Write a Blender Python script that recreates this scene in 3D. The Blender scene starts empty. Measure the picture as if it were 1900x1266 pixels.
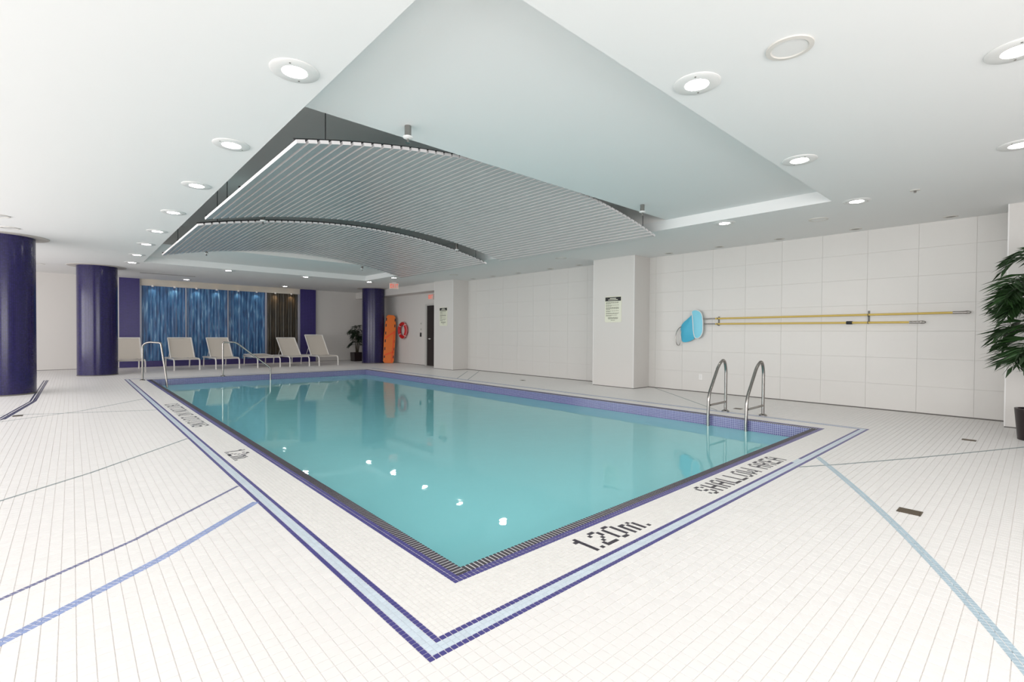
import bpy, math, random
import numpy as np
from mathutils import Vector, Matrix
random.seed(7)
rng = np.random.default_rng(7)
S = bpy.context.scene
COL = S.collection
PI = math.pi

# ------------------------------------------------------------------ camera
CX, CY, CZ = -1.300, -1.804, 1.150
YAW, PITCH, ROLL = 0.7391, -0.0144, 0.0069
def cam_axes():
    cy, sy, cp, sp = math.cos(YAW), math.sin(YAW), math.cos(PITCH), math.sin(PITCH)
    f = Vector((sy*cp, cy*cp, sp)); r = Vector((cy, -sy, 0)); u = r.cross(f)
    cr, sr = math.cos(ROLL), math.sin(ROLL)
    return cr*r + sr*u, -sr*r + cr*u, f
cr_, cu_, cf_ = cam_axes()
cam = bpy.data.cameras.new('camera')
cam.sensor_width = 36.0
cam.lens = 36.0*896.12/1900
cam.clip_start = 0.02
camo = bpy.data.objects.new('camera', cam)
COL.objects.link(camo)
M3 = Matrix((cr_, cu_, -cf_)).transposed()
camo.matrix_world = Matrix.Translation((CX, CY, CZ)) @ M3.to_4x4()
S.camera = camo

# ------------------------------------------------------------------ world, daylight, exposure
w = bpy.data.worlds.new('world'); S.world = w; w.use_nodes = True
w.node_tree.nodes['Background'].inputs[0].default_value = (0.90, 0.95, 1.0, 1)
w.node_tree.nodes['Background'].inputs[1].default_value = 0.6
S.view_settings.view_transform = 'Standard'
S.view_settings.look = 'None'
S.view_settings.gamma = 1.0
S.view_settings.use_curve_mapping = False
S.view_settings.exposure = -0.01

def area_light(name, loc, direction, sx, sy, power, col=(1, 1, 1)):
    l = bpy.data.lights.new(name, 'AREA'); l.shape = 'RECTANGLE'
    l.size = sx; l.size_y = sy; l.energy = power; l.color = col
    o = bpy.data.objects.new(name, l); COL.objects.link(o)
    o.location = loc
    o.rotation_euler = Vector(direction).to_track_quat('-Z', 'Y').to_euler()
    return o
# daylight arriving through the window walls behind and to the left of the viewpoint
area_light('daylight_front', (-0.6, -5.60, 1.40), (0, 1, 0), 6.4, 2.3, 285, (1.0, 0.985, 0.965))
area_light('daylight_left', (-6.62, 5.0, 1.40), (1, 0, 0), 21.0, 2.2, 800, (1.0, 0.98, 0.975))

# ------------------------------------------------------------------ materials
def lin(c):
    return tuple(((v/255)/12.92 if v/255 <= 0.04045 else ((v/255+0.055)/1.055)**2.4) for v in c) + (1.0,)
def mat(name, rgb, rough=0.5, metal=0.0, spec=0.5, island=0.0, emit=None, estr=1.0):
    m = bpy.data.materials.new(name); m.use_nodes = True
    nt = m.node_tree; b = nt.nodes['Principled BSDF']
    b.inputs['Base Color'].default_value = lin(rgb)
    b.inputs['Roughness'].default_value = rough
    b.inputs['Metallic'].default_value = metal
    b.inputs['Specular IOR Level'].default_value = spec
    if island:
        g = nt.nodes.new('ShaderNodeNewGeometry')
        mr = nt.nodes.new('ShaderNodeMapRange')
        mr.inputs[3].default_value = 1-island; mr.inputs[4].default_value = 1+island*0.3
        nt.links.new(g.outputs['Random Per Island'], mr.inputs[0])
        mx = nt.nodes.new('ShaderNodeMix'); mx.data_type = 'RGBA'; mx.blend_type = 'MULTIPLY'
        mx.inputs[0].default_value = 1.0
        mx.inputs[6].default_value = lin(rgb)
        nt.links.new(mr.outputs[0], mx.inputs[7])
        nt.links.new(mx.outputs[2], b.inputs['Base Color'])
    if emit:
        b.inputs['Emission Color'].default_value = lin(emit)
        b.inputs['Emission Strength'].default_value = estr
    return m
def add_noise_bump(m, scale, strength, dist=0.01, stretch=(1, 1, 1)):
    nt = m.node_tree; b = nt.nodes['Principled BSDF']
    tc = nt.nodes.new('ShaderNodeTexCoord'); mp = nt.nodes.new('ShaderNodeMapping')
    mp.inputs['Scale'].default_value = stretch
    n = nt.nodes.new('ShaderNodeTexNoise'); n.inputs['Scale'].default_value = scale
    bp = nt.nodes.new('ShaderNodeBump'); bp.inputs['Strength'].default_value = strength; bp.inputs['Distance'].default_value = dist
    nt.links.new(tc.outputs['Object'], mp.inputs[0]); nt.links.new(mp.outputs[0], n.inputs['Vector'])
    nt.links.new(n.outputs['Fac'], bp.inputs['Height']); nt.links.new(bp.outputs[0], b.inputs['Normal'])
def mosaic(name, c1, c2, mortar, pitch=0.02534, msize=0.0022, rough=0.12):
    m = mat(name, c1, rough); nt = m.node_tree; b = nt.nodes['Principled BSDF']
    tc = nt.nodes.new('ShaderNodeTexCoord'); br = nt.nodes.new('ShaderNodeTexBrick')
    br.offset = 0.0; br.squash = 1.0
    br.inputs['Color1'].default_value = lin(c1); br.inputs['Color2'].default_value = lin(c2)
    br.inputs['Mortar'].default_value = lin(mortar)
    br.inputs['Scale'].default_value = 1.0; br.inputs['Mortar Size'].default_value = msize
    br.inputs['Mortar Smooth'].default_value = 0.1
    br.inputs['Brick Width'].default_value = pitch; br.inputs['Row Height'].default_value = pitch
    nt.links.new(tc.outputs['UV'], br.inputs['Vector'])
    nt.links.new(br.outputs['Color'], b.inputs['Base Color'])
    bp = nt.nodes.new('ShaderNodeBump'); bp.inputs['Strength'].default_value = 0.35; bp.inputs['Distance'].default_value = 0.002; bp.invert = True
    nt.links.new(br.outputs['Fac'], bp.inputs['Height']); nt.links.new(bp.outputs[0], b.inputs['Normal'])
    return m

M = {}
M['ceiling'] = mat('ceiling_paint', (232, 232, 231), 0.75)
M['wall'] = mat('wall_paint', (214, 210, 206), 0.6)
M['walltile'] = mat('white_wall_tile', (213, 210, 206), 0.34, island=0.012)
M['grout'] = mat('wall_grout', (204, 201, 197), 0.9)
M['decktile'] = mat('white_deck_tile', (233, 230, 228), 0.42, island=0.025)
M['deckgrout'] = mat('deck_grout', (227, 222, 219), 0.95)
M['coping'] = mat('white_coping_tile', (234, 231, 228), 0.40, island=0.03)
M['purple'] = mat('violet_mosaic_tile', (78, 73, 138), 0.28, island=0.16)
M['letter'] = mat('charcoal_mosaic_tile', (52, 46, 58), 0.35, island=0.1)
M['paleblue'] = mat('pale_blue_mosaic_tile', (206, 217, 227), 0.3, island=0.06)
M['stripeblue'] = mat('blue_stripe_tile', (140, 156, 200), 0.35, island=0.12)
M['stripesky'] = mat('sky_stripe_tile', (168, 188, 200), 0.35, island=0.08)
M['stripegrey'] = mat('grey_stripe_tile', (138, 148, 150), 0.4, island=0.1)
M['stripeslate'] = mat('slate_stripe_tile', (112, 114, 150), 0.4, island=0.1)
M['stripenavy'] = mat('navy_stripe_tile', (52, 54, 92), 0.35, island=0.1)
M['column'] = mosaic('indigo_column_mosaic', (38, 28, 92), (28, 20, 72), (20, 16, 54), rough=0.18)
M['mosaicwall'] = mosaic('indigo_wall_mosaic', (40, 27, 98), (29, 20, 78), (74, 60, 134), rough=0.30)
M['waterline'] = mosaic('waterline_mosaic', (98, 96, 146), (86, 84, 134), (176, 176, 206), rough=0.15)
M['plaster'] = mat('turquoise_pool_plaster', (140, 216, 220), 0.6)
M['steel'] = mat('brushed_steel', (158, 154, 150), 0.24, 1.0)
M['bracket'] = mat('dull_bracket', (104, 104, 100), 0.5, 0.3)
M['slat'] = mat('satin_aluminium', (206, 209, 210), 0.36, 0.6)
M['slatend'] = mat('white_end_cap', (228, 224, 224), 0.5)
M['carrier'] = mat('dark_carrier', (40, 40, 42), 0.6)
M['deepceil'] = mat('recess_paint', (236, 233, 230), 0.45)
M['grate'] = mat('grey_grate_plastic', (66, 62, 68), 0.45)
M['channel'] = mat('gutter_channel', (226, 224, 226), 0.6)
M['white'] = mat('white_enamel', (232, 230, 228), 0.35)
M['frame'] = mat('white_lounger_frame', (232, 228, 224), 0.4)
M['sling'] = mat('cream_sling_mesh', (214, 205, 194), 0.75)
add_noise_bump(M['sling'], 260, 0.2, 0.002)
M['lamp'] = mat('lamp_lens', (255, 250, 240), 0.4, emit=(255, 252, 246), estr=75.0)
M['flange'] = mat('downlight_flange', (224, 223, 221), 0.35)
M['darkslot'] = mat('unlit_reflector', (120, 116, 110), 0.35, 0.3)
M['ringgrey'] = mat('grey_ring', (210, 206, 200), 0.5)
M['collar'] = mat('column_collar', (188, 182, 176), 0.5)
M['black'] = mat('black_plastic', (20, 20, 22), 0.4)
M['signface'] = mat('cream_sign_face', (226, 226, 208), 0.35)
M['print'] = mat('sign_print', (120, 120, 104), 0.5)
M['exitface'] = mat('exit_sign_face', (232, 212, 204), 0.4)
M['exitred'] = mat('exit_sign_letters', (236, 96, 62), 0.4, emit=(240, 90, 60), estr=0.5)
M['door'] = mat('dark_brown_door', (44, 38, 36), 0.4)
M['doorframe'] = mat('grey_door_frame', (196, 194, 190), 0.45)
M['orange'] = mat('orange_board', (232, 116, 32), 0.4)
M['orange2'] = mat('orange_strap', (240, 92, 40), 0.6)
M['red'] = mat('red_buoy', (196, 26, 34), 0.45)
M['rope'] = mat('pale_rope', (226, 200, 196), 0.7)
M['yellow'] = mat('yellow_fibreglass', (206, 178, 92), 0.35)
M['netblue'] = mat('blue_net', (72, 176, 208), 0.55)
M['netlight'] = mat('blue_net_frame', (128, 206, 228), 0.4)
M['leaf'] = mat('palm_leaf', (44, 74, 36), 0.45, island=0.5)
M['leafdark'] = mat('palm_leaf_dark', (30, 52, 30), 0.5, island=0.5)
M['stem'] = mat('palm_stem', (58, 50, 32), 0.7)
M['pot'] = mat('dark_planter', (34, 22, 24), 0.35)
M['soil'] = mat('soil', (44, 34, 26), 0.95)
M['drainmetal'] = mat('bronze_drain', (104, 92, 76), 0.45, 0.5)
M['header'] = mat('pale_header', (206, 198, 186), 0.5)
M['mullion'] = mat('grey_mullion', (160, 160, 172), 0.4, 0.4)
M['drain'] = mat('dark_main_drain', (36, 56, 74), 0.4)
M['seam'] = mat('seam_grey', (150, 144, 140), 0.7)
M['base'] = mat('dark_base_strip', (104, 100, 96), 0.6)
M['windowframe'] = mat('window_frame', (120, 122, 126), 0.4, 0.5)
M['warmlamp'] = mat('warm_lamp', (255, 220, 170), 0.4, emit=(255, 214, 160), estr=3.0)

def streak_glass(name, stops, bump=0.5):
    m = mat(name, (40, 80, 130), 0.30); nt = m.node_tree; b = nt.nodes['Principled BSDF']
    tc = nt.nodes.new('ShaderNodeTexCoord'); mp = nt.nodes.new('ShaderNodeMapping')
    mp.inputs['Scale'].default_value = (1.0, 1.0, 0.11)
    n = nt.nodes.new('ShaderNodeTexNoise'); n.inputs['Scale'].default_value = 17.0; n.inputs['Detail'].default_value = 4.0
    n.inputs['Distortion'].default_value = 0.5
    cr = nt.nodes.new('ShaderNodeValToRGB')
    while len(cr.color_ramp.elements) < len(stops): cr.color_ramp.elements.new(0.5)
    for e, (p, c) in zip(cr.color_ramp.elements, stops):
        e.position = p; e.color = lin(c)
    bp = nt.nodes.new('ShaderNodeBump'); bp.inputs['Strength'].default_value = bump; bp.inputs['Distance'].default_value = 0.02
    L = nt.links.new
    L(tc.outputs['Object'], mp.inputs[0]); L(mp.outputs[0], n.inputs['Vector']); L(n.outputs['Fac'], cr.inputs[0])
    L(cr.outputs[0], b.inputs['Base Color']); L(n.outputs['Fac'], bp.inputs['Height']); L(bp.outputs[0], b.inputs['Normal'])
    return m
M['blueglass'] = streak_glass('blue_rippled_glass', [(0.30, (30, 62, 104)), (0.47, (42, 88, 138)), (0.58, (62, 114, 162)), (0.72, (128, 168, 200))], 0.25)
M['brownreflection'] = streak_glass('brown_reflection_glass', [(0.30, (28, 24, 16)), (0.50, (44, 37, 26)), (0.70, (74, 62, 44))], 0.25)  # dark brown curtain reflection painted into the colour of this rippled glass

# pool water: a clear turquoise body below a mirror like surface
def water_mat():
    m = bpy.data.materials.new('pool_water'); m.use_nodes = True; nt = m.node_tree
    nt.nodes.remove(nt.nodes['Principled BSDF']); out = nt.nodes['Material Output']
    tr = nt.nodes.new('ShaderNodeBsdfTransparent'); tr.inputs[0].default_value = (0.84, 0.97, 0.98, 1)
    gl = nt.nodes.new('ShaderNodeBsdfGlossy'); gl.inputs['Roughness'].default_value = 0.02
    gl.inputs[0].default_value = (0.86, 0.97, 0.98, 1)
    fr = nt.nodes.new('ShaderNodeFresnel'); fr.inputs['IOR'].default_value = 1.33
    mx = nt.nodes.new('ShaderNodeMixShader')
    tc = nt.nodes.new('ShaderNodeTexCoord'); mp = nt.nodes.new('ShaderNodeMapping'); mp.inputs['Scale'].default_value = (1, 1, 1)
    n = nt.nodes.new('ShaderNodeTexNoise'); n.inputs['Scale'].default_value = 2.6; n.inputs['Detail'].default_value = 3.0
    bp = nt.nodes.new('ShaderNodeBump'); bp.inputs['Strength'].default_value = 0.10; bp.inputs['Distance'].default_value = 0.02
    L = nt.links.new
    L(tc.outputs['Object'], mp.inputs[0]); L(mp.outputs[0], n.inputs['Vector']); L(n.outputs['Fac'], bp.inputs['Height'])
    L(bp.outputs[0], gl.inputs['Normal']); L(bp.outputs[0], fr.inputs['Normal'])
    df = nt.nodes.new('ShaderNodeBsdfDiffuse'); df.inputs[0].default_value = lin((150, 228, 234))
    bd = nt.nodes.new('ShaderNodeMixShader'); bd.inputs[0].default_value = 0.80
    L(tr.outputs[0], bd.inputs[1]); L(df.outputs[0], bd.inputs[2])
    L(fr.outputs[0], mx.inputs[0]); L(bd.outputs[0], mx.inputs[1]); L(gl.outputs[0], mx.inputs[2]); L(mx.outputs[0], out.inputs['Surface'])
    return m
M['water'] = water_mat()

# ------------------------------------------------------------------ mesh helpers
class MB:
    def __init__(s): s.v = []; s.f = []; s.mi = []; s.cur = 0
    def add(s, vs, fs):
        o = len(s.v); s.v += [tuple(p) for p in vs]
        for f in fs: s.f.append([o+i for i in f]); s.mi.append(s.cur)
        return s
    def box(s, x0, x1, y0, y1, z0, z1):
        return s.add([(x0,y0,z0),(x1,y0,z0),(x1,y1,z0),(x0,y1,z0),(x0,y0,z1),(x1,y0,z1),(x1,y1,z1),(x0,y1,z1)],
                     [(0,3,2,1),(4,5,6,7),(0,1,5,4),(1,2,6,5),(2,3,7,6),(3,0,4,7)])
    def obox(s, c, ax, ay, az, hx, hy, hz):
        c, ax, ay, az = Vector(c), Vector(ax), Vector(ay), Vector(az); vs = []
        for k in (-1, 1):
            for i, j in ((-1,-1),(1,-1),(1,1),(-1,1)): vs.append(c+ax*hx*i+ay*hy*j+az*hz*k)
        return s.add(vs, [(0,3,2,1),(4,5,6,7),(0,1,5,4),(1,2,6,5),(2,3,7,6),(3,0,4,7)])
    def quad(s, a, b, c, d): return s.add([a, b, c, d], [(0,1,2,3)])
    def lathe(s, prof, c=(0,0,0), n=24, axis='z', cap=True):
        vs = []; fs = []
        for r, h in prof:
            for k in range(n):
                t = 2*PI*k/n; x, y = r*math.cos(t), r*math.sin(t)
                p = (x, y, h) if axis == 'z' else ((h, x, y) if axis == 'x' else (y, h, x))
                vs.append((p[0]+c[0], p[1]+c[1], p[2]+c[2]))
        m = len(prof)
        for i in range(m-1):
            for k in range(n):
                a, b = i*n+k, i*n+(k+1) % n
                fs.append((a, b, b+n, a+n))
        if cap:
            fs.append(tuple(reversed(range(n)))); fs.append(tuple(range((m-1)*n, m*n)))
        return s.add(vs, fs)
    def tube(s, pts, r, n=10, closed=False, sx=1.0):
        pts = [Vector(p) for p in pts]; rings = []; up = None; N = len(pts)
        vs = []; fs = []
        for i, p in enumerate(pts):
            if closed: t = (pts[(i+1) % N]-pts[i-1]).normalized()
            else: t = (pts[min(i+1, N-1)]-pts[max(i-1, 0)]).normalized()
            if up is None:
                up = Vector((0,0,1)) if abs(t.z) < 0.9 else Vector((1,0,0))
            a = up - t*up.dot(t); a.normalize(); b = t.cross(a); up = a
            rr = r[i] if isinstance(r, (list, tuple)) else r
            for k in range(n):
                th = 2*PI*k/n
                vs.append(p + a*math.cos(th)*rr + b*math.sin(th)*rr*sx)
        for i in range(N if closed else N-1):
            for k in range(n):
                a, b = i*n+k, i*n+(k+1) % n
                c, d = ((i+1) % N)*n+(k+1) % n, ((i+1) % N)*n+k
                fs.append((a, b, c, d))
        if not closed:
            fs.append(tuple(reversed(range(n)))); fs.append(tuple(range((N-1)*n, N*n)))
        return s.add(vs, fs)
    def mesh(s, name, mats, smooth=False):
        me = bpy.data.meshes.new(name); me.from_pydata(s.v, [], s.f)
        if not isinstance(mats, (list, tuple)): mats = [mats]
        for m in mats: me.materials.append(m)
        if len(mats) > 1: me.polygons.foreach_set('material_index', s.mi)
        if smooth:
            me.polygons.foreach_set('use_smooth', [True]*len(me.polygons))
        me.update()
        return me
    def build(s, name, mats, parent=None, smooth=False, bevel=0.0):
        o = link(name, s.mesh(name, mats, smooth), parent)
        if smooth:
            try: o.data.set_sharp_from_angle(angle=math.radians(40))
            except Exception: pass
        if bevel:
            b = o.modifiers.new('bevel', 'BEVEL'); b.width = bevel; b.segments = 2; b.limit_method = 'ANGLE'
        return o
def link(name, data, parent=None):
    o = bpy.data.objects.new(name, data); COL.objects.link(o)
    if parent: o.parent = parent
    return o
def tag(o, label=None, cat=None, group=None, kind=None):
    if label: o['label'] = label
    if cat: o['category'] = cat
    if group: o['group'] = group
    if kind: o['kind'] = kind
    return o
def empty(name, loc=(0,0,0), label=None, cat=None, group=None, rz=0.0):
    o = bpy.data.objects.new(name, None); COL.objects.link(o)
    o.location = loc; o.rotation_euler = (0, 0, rz); o.empty_display_size = 0.1
    return tag(o, label, cat, group)
def dup(root, loc, rz=None, label=None, group=None):
    r = root.copy(); COL.objects.link(r); r.location = loc
    if rz is not None: r.rotation_euler = (0, 0, rz)
    if label: r['label'] = label
    if group: r['group'] = group
    for ch in list(root.children):
        c = ch.copy(); COL.objects.link(c); c.parent = r
        for g in ch.children:
            d = g.copy(); COL.objects.link(d); d.parent = c
    return r
def planar_uv(o, ou=0.0, ov=0.0):
    me = o.data; uv = me.uv_layers.new(name='uv').data
    for p in me.polygons:
        n = p.normal
        for li in p.loop_indices:
            c = me.vertices[me.loops[li].vertex_index].co
            if abs(n.x) > 0.7: uv[li].uv = (c.y+ou, c.z+ov)
            elif abs(n.y) > 0.7: uv[li].uv = (c.x+ou, c.z+ov)
            else: uv[li].uv = (c.x+ou, c.y+ov)
def fillet(pts, r, n=5):
    pts = [Vector(p) for p in pts]; out = [pts[0]]
    for i in range(1, len(pts)-1):
        rr = r[i-1] if isinstance(r, (list, tuple)) else r
        a, b, c = pts[i-1], pts[i], pts[i+1]
        d1, d2 = (a-b).normalized(), (c-b).normalized()
        L = min(rr, (a-b).length*0.49, (c-b).length*0.49)
        p1, p2 = b+d1*L, b+d2*L
        for k in range(n+1):
            t = k/n
            out.append(p1*(1-t)**2 + b*2*t*(1-t) + p2*t*t)
    out.append(pts[-1]); return out
def tiles_mesh(name, cx, cy, hx, hy, zt, zb, material, ang=None, inset=0.0007):
    """many small tiles as one mesh: each a flat topped block with chamfered sides"""
    n = len(cx); cx = np.asarray(cx, float); cy = np.asarray(cy, float)
    t = np.array([(-1,-1),(1,-1),(1,1),(-1,1)], float)
    V = np.zeros((n, 8, 3))
    lx = np.concatenate([t[:,0]*hx, t[:,0]*(hx-inset)]); ly = np.concatenate([t[:,1]*hy, t[:,1]*(hy-inset)])
    if ang is None: c, s_ = np.ones(n), np.zeros(n)
    else: c, s_ = np.cos(ang), np.sin(ang)
    V[:,:,0] = cx[:,None] + c[:,None]*lx - s_[:,None]*ly
    V[:,:,1] = cy[:,None] + s_[:,None]*lx + c[:,None]*ly
    V[:,:4,2] = zb; V[:,4:,2] = zt
    V[:,4:,2] += rng.uniform(-0.00012, 0.00012, (n,4))
    F = np.array([(4,5,6,7),(0,1,5,4),(1,2,6,5),(2,3,7,6),(3,0,4,7)])
    idx = (np.arange(n)[:,None,None]*8 + F[None]).reshape(-1).astype(np.int32)
    me = bpy.data.meshes.new(name); nf = n*5
    me.vertices.add(n*8); me.vertices.foreach_set('co', V.reshape(-1))
    me.loops.add(nf*4); me.loops.foreach_set('vertex_index', idx)
    me.polygons.add(nf); me.polygons.foreach_set('loop_start', np.arange(nf, dtype=np.int32)*4)
    me.materials.append(material)
    me.update(calc_edges=True)
    me.polygons.foreach_set('use_smooth', np.zeros(nf, dtype=bool))
    return me

# ------------------------------------------------------------------ key dimensions (metres)
P = 0.02534                       # one inch mosaic pitch
PW, PL = 222*P, 498*P             # outer edge of the violet pool border
IN = 4.42*P                       # border edge to inner pool wall
WZ = -0.150                       # water level
H = 2.847                         # ceiling
XR, XP = 8.10, 7.515              # right wall, pilaster face
XL, YF, YB = -6.5, -5.4, 17.8     # left wall, front wall, back wall
B15 = 15*P

# ------------------------------------------------------------------ floor slab with the pool opening
f = MB()
gx0, gx1, gy0, gy1 = IN, PW-IN, IN, PL-IN
for (a, b, c, d) in ((XL-.2, 2*P, YF-.2, YB+.4), (PW-2*P, XR+.3, YF-.2, YB+.4), (2*P, PW-2*P, YF-.2, 2*P), (2*P, PW-2*P, PL-2*P, YB+.4)):
    f.box(a, b, c, d, -0.25, -0.0025)
floor = f.build('floor', M['deckgrout']); tag(floor, 'white mosaic tiled pool deck', kind='structure')

def near_split(cx, cy, n):
    """indices of the n pieces that show largest from the viewpoint, and the rest"""
    cx = np.asarray(cx); cy = np.asarray(cy)
    dx, dy = cx-CX, cy-CY
    dep = dx*cf_.x + dy*cf_.y - CZ*cf_.z*1.0
    lat = dx*cr_.x + dy*cr_.y
    pyc = 633 + 896.12*(CZ/np.maximum(dep, .01))
    vis = (dep > 0.3) & (np.abs(lat/np.maximum(dep,.01)) < 1.055) & (pyc < 1275)
    order = np.argsort(np.where(vis, dx*dx+dy*dy, 1e9))
    k = min(n, int(vis.sum()))
    return order[:k], order[k:]
def lay(name, cx, cy, half, zt, material, parent, singles, label=None, stuffname=None):
    cx = np.asarray(cx); cy = np.asarray(cy)
    a, b = near_split(cx, cy, singles) if singles else (np.array([], int), np.arange(len(cx)))
    if len(a):
        me = tiles_mesh(name, [0], [0], half, half, zt, -0.0028, material)
        for i in a:
            o = link(name, me, parent); o.location = (cx[i], cy[i], 0)
            if label: o['label'] = label
    if len(b):
        me = tiles_mesh(stuffname or name+'s', cx[b], cy[b], half, half, zt, -0.0028, material)
        o = link(stuffname or name+'s', me, parent); o['kind'] = 'stuff'
        if label: o['label'] = label

# stripes laid across the deck: rows of one inch tiles along polylines
def polyline(pts, step, off=0.0):
    pts = [np.array(p, float) for p in pts]; out = []; carry = step*0.5
    for a, b in zip(pts[:-1], pts[1:]):
        L = np.linalg.norm(b-a); d = (b-a)/L; nrm = np.array([-d[1], d[0]]); s = carry
        while s < L:
            q = a+d*s+nrm*off; out.append((q[0], q[1], math.atan2(d[1], d[0]))); s += step
        carry = s-L
    return out
def arc3(a, m, b, n=24):
    a, m, b = [np.array(p, float) for p in (a, m, b)]
    c = 2*m-(a+b)/2
    return [tuple(a*(1-t)**2+c*2*t*(1-t)+b*t*t) for t in np.linspace(0, 1, n)]
STR = [
 ([(-0.384,1.764),(-0.968,1.189),(-1.501,0.762),(-2.6,-0.13)], 'stripeblue', (-0.5, 0.5)),
 ([(-0.386,2.228),(-1.049,1.551),(-1.532,1.178),(-2.6,0.40)], 'stripeslate', (0,)),
 ([(-0.384,4.38),(-1.186,3.387),(-1.663,2.912),(-2.8,1.85)], 'stripegrey', (0,)),
 ([(-0.384,6.93),(-1.212,7.302),(-3.0,8.15)], 'stripegrey', (0,)),
 ([(-0.384,8.532),(-1.21,7.487),(-2.0,7.0),(-3.0,6.4)], 'stripegrey', (0,)),
 (arc3((3.96,-0.383),(2.22,-1.325),(0.7,-1.96)), 'stripesky', (-1, 0)),
 ([(3.41,-0.383),(3.797,-0.604),(4.621,-1.017),(6.081,-1.694),(7.4,-2.30)], 'stripegrey', (0,)),
 ([(-2.6,6.55),(-1.99,7.23),(-1.781,9.253),(-1.752,13.762)], 'stripenavy', (-1.5, -0.5, 1.0)),
 ([(6.02,8.31),(7.70,10.08)], 'stripegrey', (0,)),
 ([(6.02,7.86),(7.9,9.78)], 'stripegrey', (0,)),
 ([(8.05,3.84),(7.008,2.653),(6.02,1.54)], 'stripegrey', (0,)),
]
stripe_pts = []
for pts, mk, rows in STR:
    c = []
    for r_ in rows: c += polyline(pts, P, r_*P)
    c = [q for q in c if not (-B15-.002 < q[0] < PW+B15+.002 and -B15-.002 < q[1] < PL+B15+.002)]
    stripe_pts += [(q[0], q[1]) for q in c]
    me = tiles_mesh('stripe_tiles', [q[0] for q in c], [q[1] for q in c], P*0.45, P*0.45, 0.0010, -0.0026, M[mk], np.array([q[2] for q in c]))
    o = link('stripe_tiles', me, floor); o['kind'] = 'stuff'
    o['label'] = {'stripeblue': 'pale blue two row tile stripe', 'stripeslate': 'thin slate blue tile stripe', 'stripegrey': 'thin grey green tile stripe', 'stripesky': 'sky blue curved tile stripe', 'stripenavy': 'dark navy tile stripe'}[mk]

# two inch deck tiles everywhere outside the pool band
T2 = 2*P
ix = np.arange(int((-4.0+B15)/T2)-1, int((XR+B15)/T2)+1); iy = np.arange(int((-3.2+B15)/T2), int((YB+B15)/T2)+1)
gx, gy = np.meshgrid(-B15+T2*(ix+.5), -B15+T2*(iy+.5)); gx = gx.ravel(); gy = gy.ravel()
keep = ~((gx > -B15) & (gx < PW+B15) & (gy > -B15) & (gy < PL+B15)) & (gx < XR-.02) & (gx > -4.0)
lay('deck_tile', gx[keep], gy[keep], T2*0.479, 0.0, M['decktile'], floor, 300)

# the pool surround: 15 rows of one inch mosaic
ring = {}
for r_ in range(-15, 2):          # row index measured outward (-15) to inward (1)
    lo = r_; nx, ny = 222, 498
    xs0, xs1, ys0, ys1 = lo, nx-1-lo, lo, ny-1-lo
    c = [(i, ys0) for i in range(xs0, xs1+1)] + [(i, ys1) for i in range(xs0, xs1+1)] + \
        [(xs0, j) for j in range(ys0+1, ys1)] + [(xs1, j) for j in range(ys0+1, ys1)]
    ring[r_] = c

FONT = {'0': '0110 1001 1001 1001 1001 1001 0110', '1': '01 11 01 01 01 01 01', '2': '0110 1001 0001 0010 0100 1000 1111',
        'm': '00000 00000 11010 10101 10101 10101 10101', '.': '0 0 0 0 0 0 1', 'S': '0110 1001 1000 0110 0001 1001 0110',
        'H': '1001 1001 1001 1111 1001 1001 1001', 'A': '0110 1001 1001 1111 1001 1001 1001', 'L': '1000 1000 1000 1000 1000 1000 1111',
        'O': '0110 1001 1001 1001 1001 1001 0110', 'W': '10001 10001 10001 10101 10101 11011 10001', 'R': '1110 1001 1001 1110 1010 1001 1001',
        'E': '1111 1000 1000 1110 1000 1000 1111', ' ': '00 00 00 00 00 00 00'}
F5 = {'C': '01110 10001 10000 10000 10000 10001 01110', 'A': '01110 10001 10001 11111 10001 10001 10001', 'U': '10001 10001 10001 10001 10001 10001 01110',
      'T': '11111 00100 00100 00100 00100 00100 00100', 'I': '01110 00100 00100 00100 00100 00100 01110', 'O': '01110 10001 10001 10001 10001 10001 01110',
      'N': '10001 11001 11001 10101 10011 10011 10001', 'D': '11110 10001 10001 10001 10001 10001 11110', 'V': '10001 10001 10001 10001 10001 01010 00100',
      'G': '01110 10001 10000 10111 10001 10001 01110', ' ': '000 000 000 000 000 000 000'}
def letter_cells(txt, font):
    cells = []; x = 0
    for ch in txt:
        rows = font[ch].split()
        for j, row in enumerate(rows):
            for i, b in enumerate(row):
                if b == '1': cells.append((x+i, j))
        x += len(rows[0])+1
    return cells
# rows run from the pool side (row 3) to the deck side (row 9) of the white coping
def near_text(txt, x0, sp_map=FONT):
    k0 = int(round(x0/P))
    return [(k0+i, -3-j) for i, j in letter_cells(txt, sp_map)]
def left_text(txt, y0, font):
    k0 = int(round(y0/P))
    return [(-3-j, k0-i) for i, j in letter_cells(txt, font)]
t_near = near_text('1.20m.', 0.744)
t_shal = near_text('SHALLOW AREA', 2.117)
t_left = left_text('CAUTION NO DIVING', 7.49, F5) + left_text('1.2m.', 3.45, FONT)
letters = set(t_near) | set(t_shal) | set(t_left)
ctr = lambda cells: ([(i+.5)*P for i, j in cells], [(j+.5)*P for i, j in cells])
violet = ring[-15]+ring[-12]+ring[0]+ring[1]
gap = {(i, -12) for i in range(140, 147)}
violet = [c for c in violet if c not in gap]
lay('mosaic_tile', *ctr(violet), P*0.42, 0.0, M['purple'], floor, 300, 'violet mosaic tile', 'mosaic_tiles')
lay('band_tile', *ctr(ring[-14]+ring[-13]+list(gap)), P*0.468, 0.0, M['paleblue'], floor, 0, 'pale blue mosaic between the violet rows', 'band_tiles')
cop = [c for r_ in range(-11, 0) for c in ring[r_] if c not in letters]
lay('coping_tile', *ctr(cop), P*0.475, 0.0, M['coping'], floor, 0, None, 'coping_tiles')
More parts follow.
